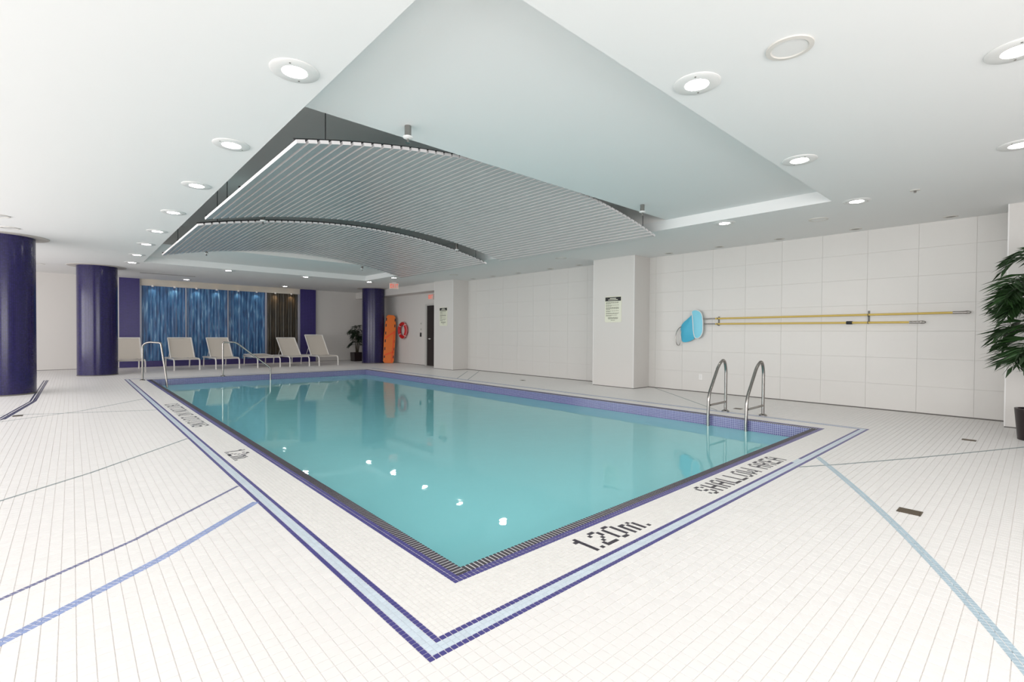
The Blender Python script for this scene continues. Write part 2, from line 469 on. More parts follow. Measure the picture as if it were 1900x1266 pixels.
lay('letter_tile', *ctr(t_near+t_shal), P*0.47, 0.0002, M['letter'], floor, 300, 'charcoal tile of the deck lettering')
lay('letter_tile', *ctr(t_left), P*0.47, 0.0002, M['letter'], floor, 0, 'charcoal lettering of the left coping', 'letter_tiles')

# ------------------------------------------------------------------ pool
pb = MB(); D = -1.25
pb.quad((gx0,gy0,D),(gx1,gy0,D),(gx1,gy1,D),(gx0,gy1,D))
zt = -0.21
pb.quad((gx0,gy0,D),(gx0,gy1,D),(gx0,gy1,zt),(gx0,gy0,zt)); pb.quad((gx1,gy1,D),(gx1,gy0,D),(gx1,gy0,zt),(gx1,gy1,zt))
pb.quad((gx1,gy0,D),(gx0,gy0,D),(gx0,gy0,zt),(gx1,gy0,zt)); pb.quad((gx0,gy1,D),(gx1,gy1,D),(gx1,gy1,zt),(gx0,gy1,zt))
pool = pb.build('pool_basin', M['plaster']); tag(pool, 'rectangular turquoise swimming pool basin', kind='structure')
wl = MB(); zt2 = -0.006
wl.quad((gx0,gy0,zt),(gx0,gy1,zt),(gx0,gy1,zt2),(gx0,gy0,zt2)); wl.quad((gx1,gy1,zt),(gx1,gy0,zt),(gx1,gy0,zt2),(gx1,gy1,zt2))
wl.quad((gx1,gy0,zt),(gx0,gy0,zt),(gx0,gy0,zt2),(gx1,gy0,zt2)); wl.quad((gx0,gy1,zt),(gx1,gy1,zt),(gx1,gy1,zt2),(gx0,gy1,zt2))
o = wl.build('waterline_band', M['waterline'], pool); planar_uv(o); o['label'] = 'violet mosaic waterline band'
ch = MB()                         # gutter channel under the grate
for (a, b, c, d) in ((2*P, gx0-.003, 2*P, PL-2*P), (gx1+.003, PW-2*P, 2*P, PL-2*P), (gx0-.003, gx1+.003, 2*P, gy0-.003), (gx0-.003, gx1+.003, gy1+.003, PL-2*P)):
    ch.box(a, b, c, d, -0.2, -0.004)
ch.build('gutter_channel', M['channel'], pool)
# gutter grate bars
bars = []
GW = gx0-2*P; gm = (gx0+2*P)/2
k = np.arange(2*P+.012, PL-2*P, P)
bars += [(gm, y, 0) for y in k] + [(PW-gm, y, 0) for y in k]
k = np.arange(gx0+.012, gx1, P)
bars += [(x, gm, PI/2) for x in k] + [(x, PL-gm, PI/2) for x in k]
bx = np.array([b[0] for b in bars]); by = np.array([b[1] for b in bars]); ba = np.array([b[2] for b in bars])
gr = empty('gutter_grate', (0, 0, 0), 'dark slotted overflow grate running around the pool edge', 'grate')
na, nb = near_split(bx, by, 300)
bme = tiles_mesh('grate_bar', [0], [0], GW/2, P*0.33, -0.001, -0.0038, M['grate'], inset=0.0012)
for i in na:
    o = link('grate_bar', bme, gr); o.location = (bx[i], by[i], 0); o.rotation_euler = (0, 0, ba[i])
me = tiles_mesh('grate_bars', bx[nb], by[nb], GW/2, P*0.33, -0.001, -0.0038, M['grate'], ba[nb], inset=0.0012)
o = link('grate_bars', me, gr); o['kind'] = 'stuff'
wv = MB(); wv.quad((gx0,gy0,WZ),(gx1,gy0,WZ),(gx1,gy1,WZ),(gx0,gy1,WZ))
wo = wv.build('pool_water', M['water']); tag(wo, 'calm turquoise pool water', 'water', kind='stuff')
st = MB()
for i, (ex, ey, z) in enumerate(((1.5, 0.5, -0.42), (1.85, 0.85, -0.70), (2.2, 1.2, -0.98))):
    st.box(gx0+.001, gx0+ex, gy1-ey, gy1-.001, D, z)
st.build('pool_steps', M['plaster'], pool)
dr = MB(); dr.lathe([(0.115,0),(0.115,0.012),(0.10,0.02),(0.0,0.02)], n=28, cap=False)
mdr = empty('main_drain', (4.684, 2.627, D), 'dark round drain cover on the pool floor near the ladder', 'drain')
dr.build('drain_cover', M['drain'], mdr, smooth=True)
d2 = MB(); d2.lathe([(0.14,0),(0.14,0.006),(0.115,0.006),(0.115,0)], n=28, cap=False); d2.build('drain_rim', M['plaster'], mdr)

# ------------------------------------------------------------------ ceiling with the stepped recess
c = MB(); RX0, RX1, RY0, RY1 = 0.0, 5.76, 0.0, 13.03
Y1, Y2, ZS, ZD = 2.29, 10.70, 3.0, 3.42
x0, x1, y0, y1 = XL-.2, XR+.3, YF-.2, YB+.4
def cq(a, b, c_, d, z): c.quad((a,c_,z),(a,d,z),(b,d,z),(b,c_,z))
cq(x0, RX0, y0, y1, H); cq(RX1, x1, y0, y1, H); cq(RX0, RX1, y0, RY0, H); cq(RX0, RX1, RY1, y1, H)
cq(RX0, RX1, RY0, Y1, ZS); cq(RX0, RX1, Y2, RY1, ZS)
def vx(x, ya, yb, za, zb, s):
    q = [(x,ya,za),(x,yb,za),(x,yb,zb),(x,ya,zb)]; c.quad(*(q if s > 0 else q[::-1]))
def vy(y, xa, xb, za, zb, s):
    q = [(xa,y,za),(xb,y,za),(xb,y,zb),(xa,y,zb)]; c.quad(*(q if s > 0 else q[::-1]))
for ya, yb in ((RY0, Y1), (Y2, RY1)): vx(RX0, ya, yb, H, ZS, 1); vx(RX1, ya, yb, H, ZS, -1)
vy(RY0, RX0, RX1, H, ZS, -1); vy(RY1, RX0, RX1, H, ZS, 1)
vx(RX0, Y1, Y2, H, ZS, 1); vx(RX1, Y1, Y2, H, ZS, -1)
c.cur = 1
vx(RX0, Y1, Y2, ZS, ZD, 1); vx(RX1, Y1, Y2, ZS, ZD, -1); vy(Y1, RX0, RX1, ZS, ZD, -1); vy(Y2, RX0, RX1, ZS, ZD, 1)
cq(RX0, RX1, Y1, Y2, ZD)
c.cur = 0
c.box(x0, x1, y0, y1, ZD+.05, ZD+.2)
ceil = c.build('ceiling', [M['ceiling'], M['deepceil']]); tag(ceil, 'white ceiling with a stepped rectangular recess', kind='structure')
o = MB().box(7.60, XR, 11.70, YB, 2.585, H+.01).build('soffit', M['wall'], ceil); o['label'] = 'dropped white bulkhead above the doorway'
o = MB().box(0.16, 1.50, 15.66, 15.76, H-.006, H+.01).build('linear_vent', M['seam'], ceil); o['label'] = 'thin linear slot vent'

# ------------------------------------------------------------------ walls
PIL = ((-2.60, -1.491), (4.03, 5.117), (10.62, 11.68))
wr = MB().box(XR+.006, XR+.3, YF-.2, YB+.4, -.1, H+.6).build('wall_right', M['grout']); tag(wr, 'white tiled right wall with projecting pilasters', kind='structure')
def wall_tiles(ya, yb, anchor=-1.170, py=0.63, pz=0.4137, zoff=0.4095):
    cache = {}
    ys = sorted({ya, yb} | {anchor+py*k for k in range(-8, 34) if ya+.05 < anchor+py*k < yb-.05})
    zs = [0.014] + [zoff+pz*k for k in range(6)] + [H+.02]
    for a, b in zip(ys[:-1], ys[1:]):
        for z0, z1 in zip(zs[:-1], zs[1:]):
            key = (round(b-a, 4), round(z1-z0, 4))
            if key not in cache:
                g = 0.0003
                m = MB(); hy, hz = (b-a)/2-g, (z1-z0)/2-g
                m.add([(.008,-hy,-hz),(.008,hy,-hz),(.008,hy,hz),(.008,-hy,hz),(0,-hy+.001,-hz+.001),(0,hy-.001,-hz+.001),(0,hy-.001,hz-.001),(0,-hy+.001,hz-.001)],
                      [(4,7,6,5),(0,4,5,1),(1,5,6,2),(2,6,7,3),(3,7,4,0)])
                cache[key] = m.mesh('wall_tile', M['walltile'])
            o = link('wall_tile', cache[key], wr); o.location = (XR, (a+b)/2, (z0+z1)/2)
wall_tiles(-1.491, 4.03); wall_tiles(5.117, 10.62)
MB().box(XR-.001, XR+.01, 11.68, 12.13, 0.014, H).box(XR-.001, XR+.01, 13.12, YB, 0.014, H).box(XR-.001, XR+.01, 12.13, 13.12, 2.20, H).build('plaster_panel', M['wall'], wr)
for a, b in PIL:
    p = MB().box(XP, XR+.02, a, b, 0.014, H+.02).build('pilaster', M['wall'], wr)
    MB().box(XP-.0015, XP+.012, a-.0015, a+.012, 0.014, H).box(XP-.0015, XP+.012, b-.012, b+.0015, .014, H).build('corner_bead', M['white'], p)
    MB().box(XP+.004, XR, a+.004, b-.004, -0.002, 0.0145).build('base_strip', M['base'], p)
MB().box(XR+.002, XR+.02, YF, YB, -0.002, 0.0145).build('base_strip', M['base'], wr)
wb = MB().box(XL-.2, XR+.3, YB+.05, YB+.3, -.1, H+.6).build('wall_back', M['wall']); tag(wb, 'white back wall with an indigo tiled feature bay', kind='structure')
MB().box(XL-.2, -0.203, YB-.1, YB+.06, 0.012, H+.01).build('plaster_panel', M['wall'], wb)
MB().box(5.887, XR+.02, YB, YB+.06, 0.012, H+.01).build('plaster_panel', M['wall'], wb)
MB().box(XL, -0.21, YB-.095, YB+.05, -.002, 0.013).box(5.9, XR, YB+.004, YB+.05, -.002, 0.013).build('base_strip', M['base'], wb)
for a, b in ((-0.203, 0.312), (5.304, 5.887)):
    o = MB().box(a, b, YB-.1, YB+.06, -0.002, H+.01).build('mosaic_pier', M['mosaicwall'], wb); planar_uv(o); o['label'] = 'indigo mosaic pier beside the glass panels'
o = MB().box(0.312, 5.304, YB-.06, YB+.06, -0.002, 0.19).build('mosaic_plinth', M['mosaicwall'], wb); planar_uv(o); o['label'] = 'low indigo mosaic plinth'
# glazed walls outside the frame: left and behind the viewpoint
def window_wall(nm, along_y, pos, a, b, n):
    m = MB(); g = MB()
    def bx_(s0, s1, z0, z1, t=0.08, mb=m):
        if along_y: mb.box(pos-t, pos, s0, s1, z0, z1)
        else: mb.box(s0, s1, pos-t, pos, z0, z1)
    bx_(a, b, -.1, 0.25, .2); bx_(a, b, 2.55, H+.6, .2)
    wl_ = m.build(nm, M['wall']); tag(wl_, 'white wall with a run of windows', kind='structure')
    for i in range(n):
        s0 = a+(b-a)*i/n; s1 = a+(b-a)*(i+1)/n
        q = MB(); bx_(s0, s0+.06, .25, 2.55, .08, q); bx_(s1-.06, s1, .25, 2.55, .08, q); bx_(s0, s1, .25, .31, .08, q); bx_(s0, s1, 2.49, 2.55, .08, q)
        tag(q.build('window_%d' % (i+1 if along_y else i+11), M['windowframe']), 'grey window frame in the glazed wall', kind='structure')
window_wall('wall_left', True, XL, YF, YB, 9)
window_wall('wall_front', False, YF, XL, XR, 5)

# door
dr_ = MB()
dr_.box(XR-.03, XR+.06, 13.02, 13.12, 0, 2.20).box(XR-.03, XR+.06, 12.13, 12.19, 0, 2.20).box(XR-.03, XR+.06, 12.19, 13.02, 2.14, 2.20)
door = dr_.build('door_1', M['doorframe'], bevel=.004); tag(door, 'dark brown door in a grey frame beside the pilaster', kind='structure')
MB().box(XR+.0, XR+.045, 12.19, 13.02, 0.012, 2.14).build('door_slab', M['door'], door)
h = MB(); h.lathe([(.026,0),(.026,-.012),(.011,-.014),(.011,-.055)], c=(XR, 12.86, .96), axis='x', n=14)
h.tube(fillet([(XR-.05,12.86,.96),(XR-.056,12.80,.96),(XR-.05,12.72,.96)], .02), .011, 8)
h.build('door_handle', M['slatend'], door, smooth=True)

# ------------------------------------------------------------------ round mosaic columns
def column(x, y, label):
    R = 0.415
    e = empty('column', (x, y, 0), label, 'column', 'round indigo mosaic columns')
    m = MB(); n = 64
    m.lathe([(R, 0.0), (R, H+.02)], n=n, cap=False)
    o = m.build('shaft', M['column'], e, smooth=True)
    uv = o.data.uv_layers.new(name='uv').data
    for p in o.data.polygons:
        k = p.index
        th = [2*PI*R*k/n, 2*PI*R*(k+1)/n, 2*PI*R*(k+1)/n, 2*PI*R*k/n]
        for li, u, v in zip(p.loop_indices, th, (0, 0, H+.02, H+.02)): uv[li].uv = (u, v)
    MB().lathe([(R,H-.001),(R,H-.012),(0.60,H-.012),(0.605,H-.001)], n=64, cap=False).build('ceiling_collar', M['collar'], e)
    MB().lathe([(R+.004,0),(R+.004,.02),(R,.022)], n=48, cap=False).build('base_ring', M['base'], e)
column(-2.20, 10.78, 'indigo mosaic column at the far left, nearest and cut by the frame')
column(-0.80, 14.88, 'indigo mosaic column standing left of the loungers')
column(7.27, 15.52, 'indigo mosaic column beyond the far right pool corner by the plant')

# ------------------------------------------------------------------ suspended slatted canopies
CXM, HC, RAD, APEX = 2.885, 2.785, 11.05, 3.105
def arc_z(u): return APEX - u*u/(2*RAD)
def canopy(yc, L, label):
    e = empty('ceiling_canopy', (CXM, yc, arc_z(0)), label, 'ceiling canopy')
    m = MB(); hw, ht = 0.0375, 0.015
    m.box(-hw, hw, -L/2, L/2, -ht, ht); m.mi[2] = m.mi[3] = m.mi[4] = m.mi[5] = 1  # white end caps; side faces whitened too, painting in the bright window-lit lines
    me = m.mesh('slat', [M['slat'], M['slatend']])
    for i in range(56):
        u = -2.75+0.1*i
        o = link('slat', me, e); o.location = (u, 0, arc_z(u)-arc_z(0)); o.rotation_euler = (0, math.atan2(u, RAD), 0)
    for yy in (-L/2+.06, 0, L/2-.06):
        q = MB(); q.tube([(u, yy, arc_z(u)-arc_z(0)+.028) for u in np.linspace(-2.79, 2.79, 33)], .016, 6); q.build('carrier_rail', M['carrier'], e, smooth=True)
    for u in (-2.52, 2.52):
        for yy in (-L/2+.06, L/2-.06):
            q = MB(); z0 = arc_z(u)-arc_z(0)+.03; q.tube([(u, yy, z0), (u, yy, ZD-arc_z(0)-.001)], .005, 6); q.build('hanger_rod', M['carrier'], e)
canopy((2.43+6.20)/2, 6.20-2.43, 'curved grey metal slat canopy nearest the viewer over the pool')
canopy((6.72+10.58)/2, 10.58-6.72, 'curved grey metal slat canopy farther back over the pool')

# sprinklers with pipe drops
def sprinkler(x, y, ztop, zbot, label):
    e = empty('sprinkler', (x, y, ztop), label, 'sprinkler', 'pipe drop sprinklers around the canopies')
    z = zbot-ztop
    MB().lathe([(.030,0),(.030,z+.03)], n=18).build('drop_pipe', M['steel'], e, smooth=True)
    MB().lathe([(.0,z+.031),(.044,z+.030),(.044,z+.020),(.03,z+.012),(0,z+.012)], n=18, cap=False).build('cup', M['white'], e, smooth=True)
    MB().lathe([(.009,z+.012),(.009,z-.02),(.02,z-.022),(.02,z-.026)], n=12).build('nozzle', M['steel'], e, smooth=True)
sprinkler(0.925, 2.035, ZS, 2.875, 'sprinkler hanging before the left end of the nearest canopy')
sprinkler(4.697, 2.047, ZS, 2.875, 'sprinkler hanging before the right end of the nearest canopy')
sprinkler(0.93, 6.47, ZD, 2.88, 'sprinkler in the gap between the canopies, left one')
sprinkler(4.66, 6.47, ZD, 2.88, 'sprinkler in the gap between the canopies, right one')
sprinkler(0.953, 10.92, ZS, 2.90, 'sprinkler behind the far canopy, left one')
sprinkler(4.642, 10.89, ZS, 2.90, 'sprinkler behind the far canopy, right one')

# ------------------------------------------------------------------ ceiling fittings
def make_down():
    e = empty('downlight', (0,0,H))
    MB().lathe([(.150,.004),(.150,-.004),(.140,-.010),(.078,-.010),(.070,.002)], n=32, cap=False).build('flange', M['flange'], e, smooth=True)
    MB().lathe([(.0,-.004),(.072,-.004)], n=28, cap=False).build('lamp_lens', M['lamp'], e)
    for s in (-1, 1):
        MB().lathe([(.006,-.0095),(.006,-.012),(0,-.0125)], c=(s*.112, 0, 0), n=8, cap=False).build('screw', M['darkslot'], e)
    return e
d0 = make_down(); d0['category'] = 'ceiling light'
DL = []
ordn = ['nearest', 'second', 'third', 'fourth', 'fifth', 'sixth', 'seventh', 'eighth']
for i, y in enumerate((1.485, 3.163, 4.811, 6.533, 8.285, 9.922, 11.70)):
    DL.append((-0.225, y, 'lit round downlight in the row left of the recess, %s from the viewer' % ordn[i]))
for i, y in enumerate((1.445, 3.123, 4.806, 6.437, 8.133, 9.763, 11.55)):
    DL.append((5.98, y, 'lit round downlight in the row right of the recess, %s beyond its near corner' % ordn[i]))
DL += [(1.821, -0.211, 'lit round downlight above the near edge of the recess, left one of the near row'),
       (3.887, -0.205, 'lit round downlight above the near edge of the recess, middle of the near row'),
       (5.975, -0.216, 'lit round downlight at the near right corner of the recess'),
       (-0.20, 13.30, 'lit round downlight at the far left corner of the recess'),
       (1.895, 13.31, 'lit round downlight beyond the far recess edge, left of two'),
       (3.969, 13.32, 'lit round downlight beyond the far recess edge, right of two'),
       (6.00, 13.25, 'lit round downlight at the far right corner of the recess'),
       (2.831, -1.685, 'large lit downlight at the upper right edge of the frame'),
       (4.865, -1.650, 'lit downlight at the right edge of the frame, below the large one'),
       (1.449, 16.90, 'lit downlight before the blue glass wall, left of two'),
       (4.494, 16.95, 'lit downlight before the blue glass wall, right of two')]
for i, (x, y, lb) in enumerate(DL):
    rz = random.uniform(0, PI)
    if i == 0: d0.location = (x, y, H); d0.rotation_euler = (0, 0, rz); d0['label'] = lb; d0['group'] = 'round recessed downlights'
    else: dup(d0, (x, y, H), rz, lb, 'round recessed downlights')
s0 = empty('wall_washer', (0,0,H)); s0['category'] = 'ceiling light'
MB().lathe([(.085,.003),(.085,-.005),(.058,-.005),(.05,.003)], n=24, cap=False).build('trim_ring', M['ringgrey'], s0, smooth=True)
MB().lathe([(.0,-.002),(.055,-.002)], n=20, cap=False).build('reflector', M['darkslot'], s0)
WW = [-0.911, 0.208, 1.321, 2.376, 3.436, 5.835, 6.794, 8.006, 9.088, 10.05]
for i, y in enumerate(WW):
    lb = 'small unlit recessed spot along the right wall, ' + ('%s from the right edge of the frame' % ordn[i] if i < 5 else '%s beyond the middle pilaster' % ordn[i-5])
    if i == 0: s0.location = (7.86, y, H); s0['label'] = lb.replace('nearest from', 'nearest to'); s0['group'] = 'unlit spots along the right wall'
    else: dup(s0, (7.86, y, H), None, lb.replace('nearest from', 'nearest to'), 'unlit spots along the right wall')
k0 = empty('ceiling_speaker', (0,0,H)); k0['category'] = 'speaker'
MB().lathe([(.125,.003),(.125,-.008),(.10,-.010),(.092,-.004)], n=32, cap=False).build('ring', M['ringgrey'], k0, smooth=True)
MB().lathe([(.0,-.006),(.093,-.005)], n=28, cap=False).build('grille', M['flange'], k0)
KS = [(1.827, -0.778, 'round white ceiling speaker above the near deck'), (6.719, 0.406, 'round ceiling speaker beyond the near right recess corner'),
      (6.744, 5.423, 'round ceiling speaker before the middle pilaster'), (6.84, 9.637, 'round ceiling speaker before the far pilaster'),
      (-2.05, 9.70, 'round ceiling speaker in front of the nearest column'), (-2.09, 8.60, 'round ceiling fitting at the left edge of the frame'),
      (-1.912, 15.30, 'small round ceiling fitting between the two left columns')]
for i, (x, y, lb) in enumerate(KS):
    if i == 0: k0.location = (x, y, H); k0['label'] = lb; k0['group'] = 'round ceiling speakers'
    else: dup(k0, (x, y, H), None, lb, 'round ceiling speakers')
fs_ = empty('flush_sprinkler', (5.919, -0.789, H), 'small flush sprinkler on the ceiling at right', 'sprinkler')
MB().lathe([(.05,.002),(.05,-.006),(.02,-.01)], n=20, cap=False).build('escutcheon', M['ringgrey'], fs_, smooth=True)
MB().lathe([(.012,-.008),(.012,-.03),(.0,-.03)], n=12, cap=False).build('deflector', M['steel'], fs_, smooth=True)

# ------------------------------------------------------------------ blue glass feature wall
fw = empty('glass_feature_wall', (2.8, YB, 0), 'wall of rippled blue glass panels with one panel coloured as a brown reflection behind the loungers', 'glass wall')
def loc(m, name, mt, **k): return m.build(name, mt, fw, **k)
def Lx(x): return x-2.8
loc(MB().box(Lx(.312), Lx(5.304), -.03, .05, 2.64, H+.005), 'header', M['header'])
for a, b in ((.312,.367),(1.545,1.583),(2.799,2.841),(4.039,4.100),(5.222,5.304)):
    loc(MB().box(Lx(a), Lx(b), -.055, .04, .19, 2.64), 'mullion', M['mullion'], bevel=.004)
def glass(a, b, mt, lb):
    m = MB(); n = 40; vs = []; fs = []
    for i in range(n+1):
        x = a+(b-a)*i/n; d = .006*math.sin(i*1.9)+.004*math.sin(i*0.7+1)
        vs += [(Lx(x), d, .19), (Lx(x), d, 2.645), (Lx(x), .03, .19), (Lx(x), .03, 2.645)]
    for i in range(n):
        p = 4*i; q = p+4
        fs += [(p, q, q+1, p+1), (p+2, p+3, q+3, q+2), (p+1, q+1, q+3, p+3), (p, p+2, q+2, q)]
    m.add(vs, fs); o = loc(m, 'glass_panel', mt, smooth=True); o['label'] = lb
glass(.367, 1.545, M['blueglass'], 'blue rippled glass panel'); glass(1.583, 2.799, M['blueglass'], 'blue rippled glass panel')
glass(2.841, 4.039, M['blueglass'], 'blue rippled glass panel'); glass(4.100, 5.222, M['brownreflection'], 'rippled glass panel with a painted dark brown reflection')
for i, x in enumerate((.65, 1.24, 1.86, 2.46, 3.14, 3.74, 4.38, 4.96)):
    o = loc(MB().lathe([(.035,2.66),(.035,2.612),(.028,2.61)], c=(Lx(x), -.10, 0), n=14, cap=False), 'spot_can', M['white'])
    MB().lathe([(0,2.616),(.029,2.616)], c=(Lx(x), -.10, 0), n=12, cap=False).build('spot_lens', M['warmlamp'], o)
    l = bpy.data.lights.new('panel_spot', 'SPOT'); l.energy = 5 if x < 4.2 else 8; l.color = (1.0, .76, .52); l.spot_size = math.radians(100); l.spot_blend = .7; l.shadow_soft_size = .03
    lo = bpy.data.objects.new('panel_spot', l); COL.objects.link(lo); lo.location = (x, YB-.12, 2.60)
    lo.rotation_euler = Vector((0, .35, -1)).to_track_quat('-Z', 'Y').to_euler()

# ------------------------------------------------------------------ sun loungers
def sheet(path, hw, t):
    """a sling stretched along a path in the YZ plane, hw half width, sagging slightly"""
    m = MB(); n = len(path); k = 9; vs = []; fs = []
    for (y, z) in path:
        for j in range(k):
            s = -1+2*j/(k-1); vs.append((s*hw, y, z-.012*(1-s*s)))
    for (y, z) in path:
        for j in range(k):
            s = -1+2*j/(k-1); vs.append((s*hw, y, z-.012*(1-s*s)-t))
    N = n*k
    for i in range(n-1):
        for j in range(k-1):
            a = i*k+j; fs += [(a, a+1, a+k+1, a+k), (N+a, N+a+k, N+a+k+1, N+a+1)]
    for i in range(n-1):
        a = i*k; b = a+k-1; fs += [(a, a+k, N+a+k, N+a), (b, N+b, N+b+k, b+k)]
    for j in range(k-1):
        a = j; b = (n-1)*k+j; fs += [(a, N+a, N+a+1, a+1), (b, b+1, N+b+1, N+b)]
    return m.add(vs, fs)
def lounger(x0, x1, yf, back, label, rz=0.0):
    W = x1-x0; hw = W/2-.025
    e = empty('sun_lounger', ((x0+x1)/2, yf, 0), label, 'sun lounger', 'white sling loungers before the glass wall', rz)
    for s in (-1, 1):
        q = MB(); q.tube(fillet([(s*hw,1.86,.315),(s*hw,.14,.335),(s*hw,.035,.285),(s*hw,.022,.04)], [.03,.08], 5), .024, 10, sx=.8)
        q.build('side_rail', M['frame'], e, smooth=True)
        q = MB(); q.tube([(s*hw,.022,.05),(s*hw,.018,0)], .023, 10); q.build('leg', M['frame'], e, smooth=True)
        q = MB(); q.tube([(s*hw,1.72,.31),(s*hw,1.76,0)], .02, 10); q.build('leg', M['frame'], e, smooth=True)
    for yy in (.14, .80, 1.84):
        q = MB(); q.tube([(-hw,yy,.325),(hw,yy,.325)], .016, 8); q.build('cross_bar', M['frame'], e, smooth=True)
    sheet([(.10,.345),(.25,.349),(.45,.347),(.62,.345),(.80,.345)], hw-.012, .008).build('seat_sling', M['sling'], e, smooth=True)
    if back is None: bt = (1.86, .372); n0 = (.80, .352)
    else: bt = back; n0 = (.80, .350)
    hb = hw-.012
    for s in (-1, 1):
        q = MB(); q.tube([(s*hb,n0[0],n0[1]),(s*hb,bt[0],bt[1])], .019, 10); q.build('back_frame', M['frame'], e, smooth=True)
        if back is not None:
            q = MB(); m_ = ((n0[0]+bt[0])/2-.05, (n0[1]+bt[1])/2-.06)
            q.tube([(s*(hb-.01),m_[0],m_[1]),(s*(hb-.01),1.30,.33)], .009, 8); q.build('back_prop', M['frame'], e, smooth=True)
    q = MB(); q.tube([(-hb,bt[0],bt[1]),(hb,bt[0],bt[1])], .018, 10); q.build('head_bar', M['frame'], e, smooth=True)
    pth = [(n0[0]+(bt[0]-n0[0])*t+.02*math.sin(PI*t), n0[1]+(bt[1]-n0[1])*t) for t in np.linspace(.02, .985, 6)]
    sheet(pth, hb-.012, .008).build('back_sling', M['sling'], e, smooth=True)
lounger(-.44, .26, 15.27, (1.40, .955), 'white lounger half hidden by the column, leftmost of the row')
lounger(.89, 1.58, 15.30, (1.38, .955), 'white lounger before the left blue panel, second from the left')
lounger(1.945, 2.64, 15.25, (1.42, .955), 'white lounger behind the middle handrail, third from the left', .015)
lounger(3.10, 3.83, 15.18, None, 'white lounger folded flat, fourth from the left', -.01)
lounger(4.075, 4.76, 15.13, (1.46, .955), 'white lounger before the brown reflection panel, second from the right', .01)
lounger(4.985, 5.70, 14.97, (1.42, 1.065), 'white lounger with the highest backrest, rightmost of the row', .01)

# ------------------------------------------------------------------ steel rails
def flange(m, x, y, z=0.0): m.lathe([(.055,z),(.055,z+.012),(.032,z+.026),(.024,z+.028)], c=(x, y, 0), n=18)
def handrail(pts, rad, base, label):
    e = empty('handrail', (base[0], base[1], 0), label, 'handrail', 'steel handrails at the pool steps')
    b = Vector((base[0], base[1], 0))
    q = MB(); q.tube([Vector(p)-b for p in fillet(pts, rad, 7)], .021, 12); q.build('rail', M['steel'], e, smooth=True)
    q = MB(); flange(q, 0, 0); q.build('base_flange', M['steel'], e, smooth=True)
handrail([(-.076,12.442,0),(-.072,12.437,.84),(.03,12.31,.905),(.235,12.06,.885),(.318,11.957,.12),(.337,11.935,-.15),(.345,11.925,-.42)], [.09,.09,.035,.03,.02], (-.076,12.442),
         'steel handrail at the far left pool corner')
handrail([(1.60,12.54,0),(1.60,12.54,.885),(1.88,12.47,.885),(2.672,12.262,.19),(2.675,12.261,-.15),(2.675,12.261,-.70)], [.05,.07,.05,.02], (1.60,12.54),
         'steel handrail on the far pool edge before the third lounger')
lad = empty('pool_ladder', (6.03, 1.15, 0), 'steel pool ladder with two looped rails at the right pool edge', 'ladder')
for yy, xb in ((1.412, 6.02), (.886, 6.05)):
    o_ = Vector((6.03, 1.15, 0)); dx = xb-6.02
    pts = [(xb,yy,0),(xb,yy,.66),(xb-.07,yy,.80),(xb-.24,yy,.72),(5.47+dx*.4,yy,.30),(5.455+dx*.2,yy,-.05),(5.455+dx*.2,yy,-1.05)]
    q = MB(); q.tube([Vector(p)-o_ for p in fillet(pts, [.10,.10,.10,.10,.05], 7)], .021, 12); r_ = q.build('rail', M['steel'], lad, smooth=True)
    q = MB(); q.tube([Vector((5.50+dx*.4,yy,.142))-o_, Vector((xb-.015,yy,.146))-o_], .016, 10); q.build('brace', M['steel'], r_, smooth=True)
    q = MB(); flange(q, xb-6.03, yy-1.15); q.build('base_flange', M['steel'], r_, smooth=True)
for z in (-.38, -.68, -.98):
    q = MB(); q.box(5.40-6.03, 5.485-6.03, .886-1.15, 1.412-1.15, z-.015, z+.015); q.build('tread', M['white'], lad, bevel=.006)

# ------------------------------------------------------------------ things on the right wall
def wall_sign(yc, z0, z1, wd, label):
    e = empty('rules_sign', (XP, yc, z0), label, 'sign', 'cream pool rules signs on the pilasters'); hh = z1-z0; hw = wd/2
    m = MB(); r = .035; o2 = []
    for cxs, cyz, a0 in ((hw-r, r, -90), (hw-r, hh-r, 0), (-hw+r, hh-r, 90), (-hw+r, r, 180)):
        for k in range(6): t = math.radians(a0+18*k); o2.append((cxs+r*math.cos(t), cyz+r*math.sin(t)))
    n = len(o2); m.add([(-.008,-u,v) for u, v in o2]+[(-.001,-u,v) for u, v in o2],
                       [tuple(range(n)), tuple(reversed(range(n, 2*n)))]+[(i, i+n, (i+1) % n+n, (i+1) % n) for i in range(n)])
    m.build('board', M['signface'], e)
    MB().box(-.0105, -.0078, -hw+.012, hw-.012, hh-.105, hh-.018).build('header_panel', M['black'], e)
    t = MB(); z = hh-.04
    for ln, hgt in ((.5, .016), (.78, .014)):
        t.box(-.0115, -.0104, -hw*ln*.75, hw*ln*.75, z-hgt, z); z -= .030
    t.build('header_print', M['signface'], e)
    t = MB(); z = hh-.128; rr = random.Random(3)
    lines = [.9, .9, .35, 0, .9, .4, 0, .9, .92, .9, .3, 0, .9, .3, 0, .92, .85, 0, .8, .38, 0, .7, .72, .66, 0, .3]
    for k, ln in enumerate(lines):
        if ln:
            x = -hw*.86; x_end = x+hw*1.72*ln
            if k > 20: x = -hw*.86*ln; x_end = -x
            while x < x_end:
                wl2 = rr.uniform(.02, .055); t.box(-.0092, -.0078, -min(x+wl2, x_end), -x, z-.0095, z); x += wl2+.008
        z -= .0158
    t.build('body_print', M['print'], e)
wall_sign((4.348+4.785)/2, 1.425, 1.997, .437, 'cream rules sign with a black header on the middle pilaster')
wall_sign((10.922+11.353)/2, 1.40, 1.991, .431, 'cream rules sign with a black header on the far pilaster near the door')

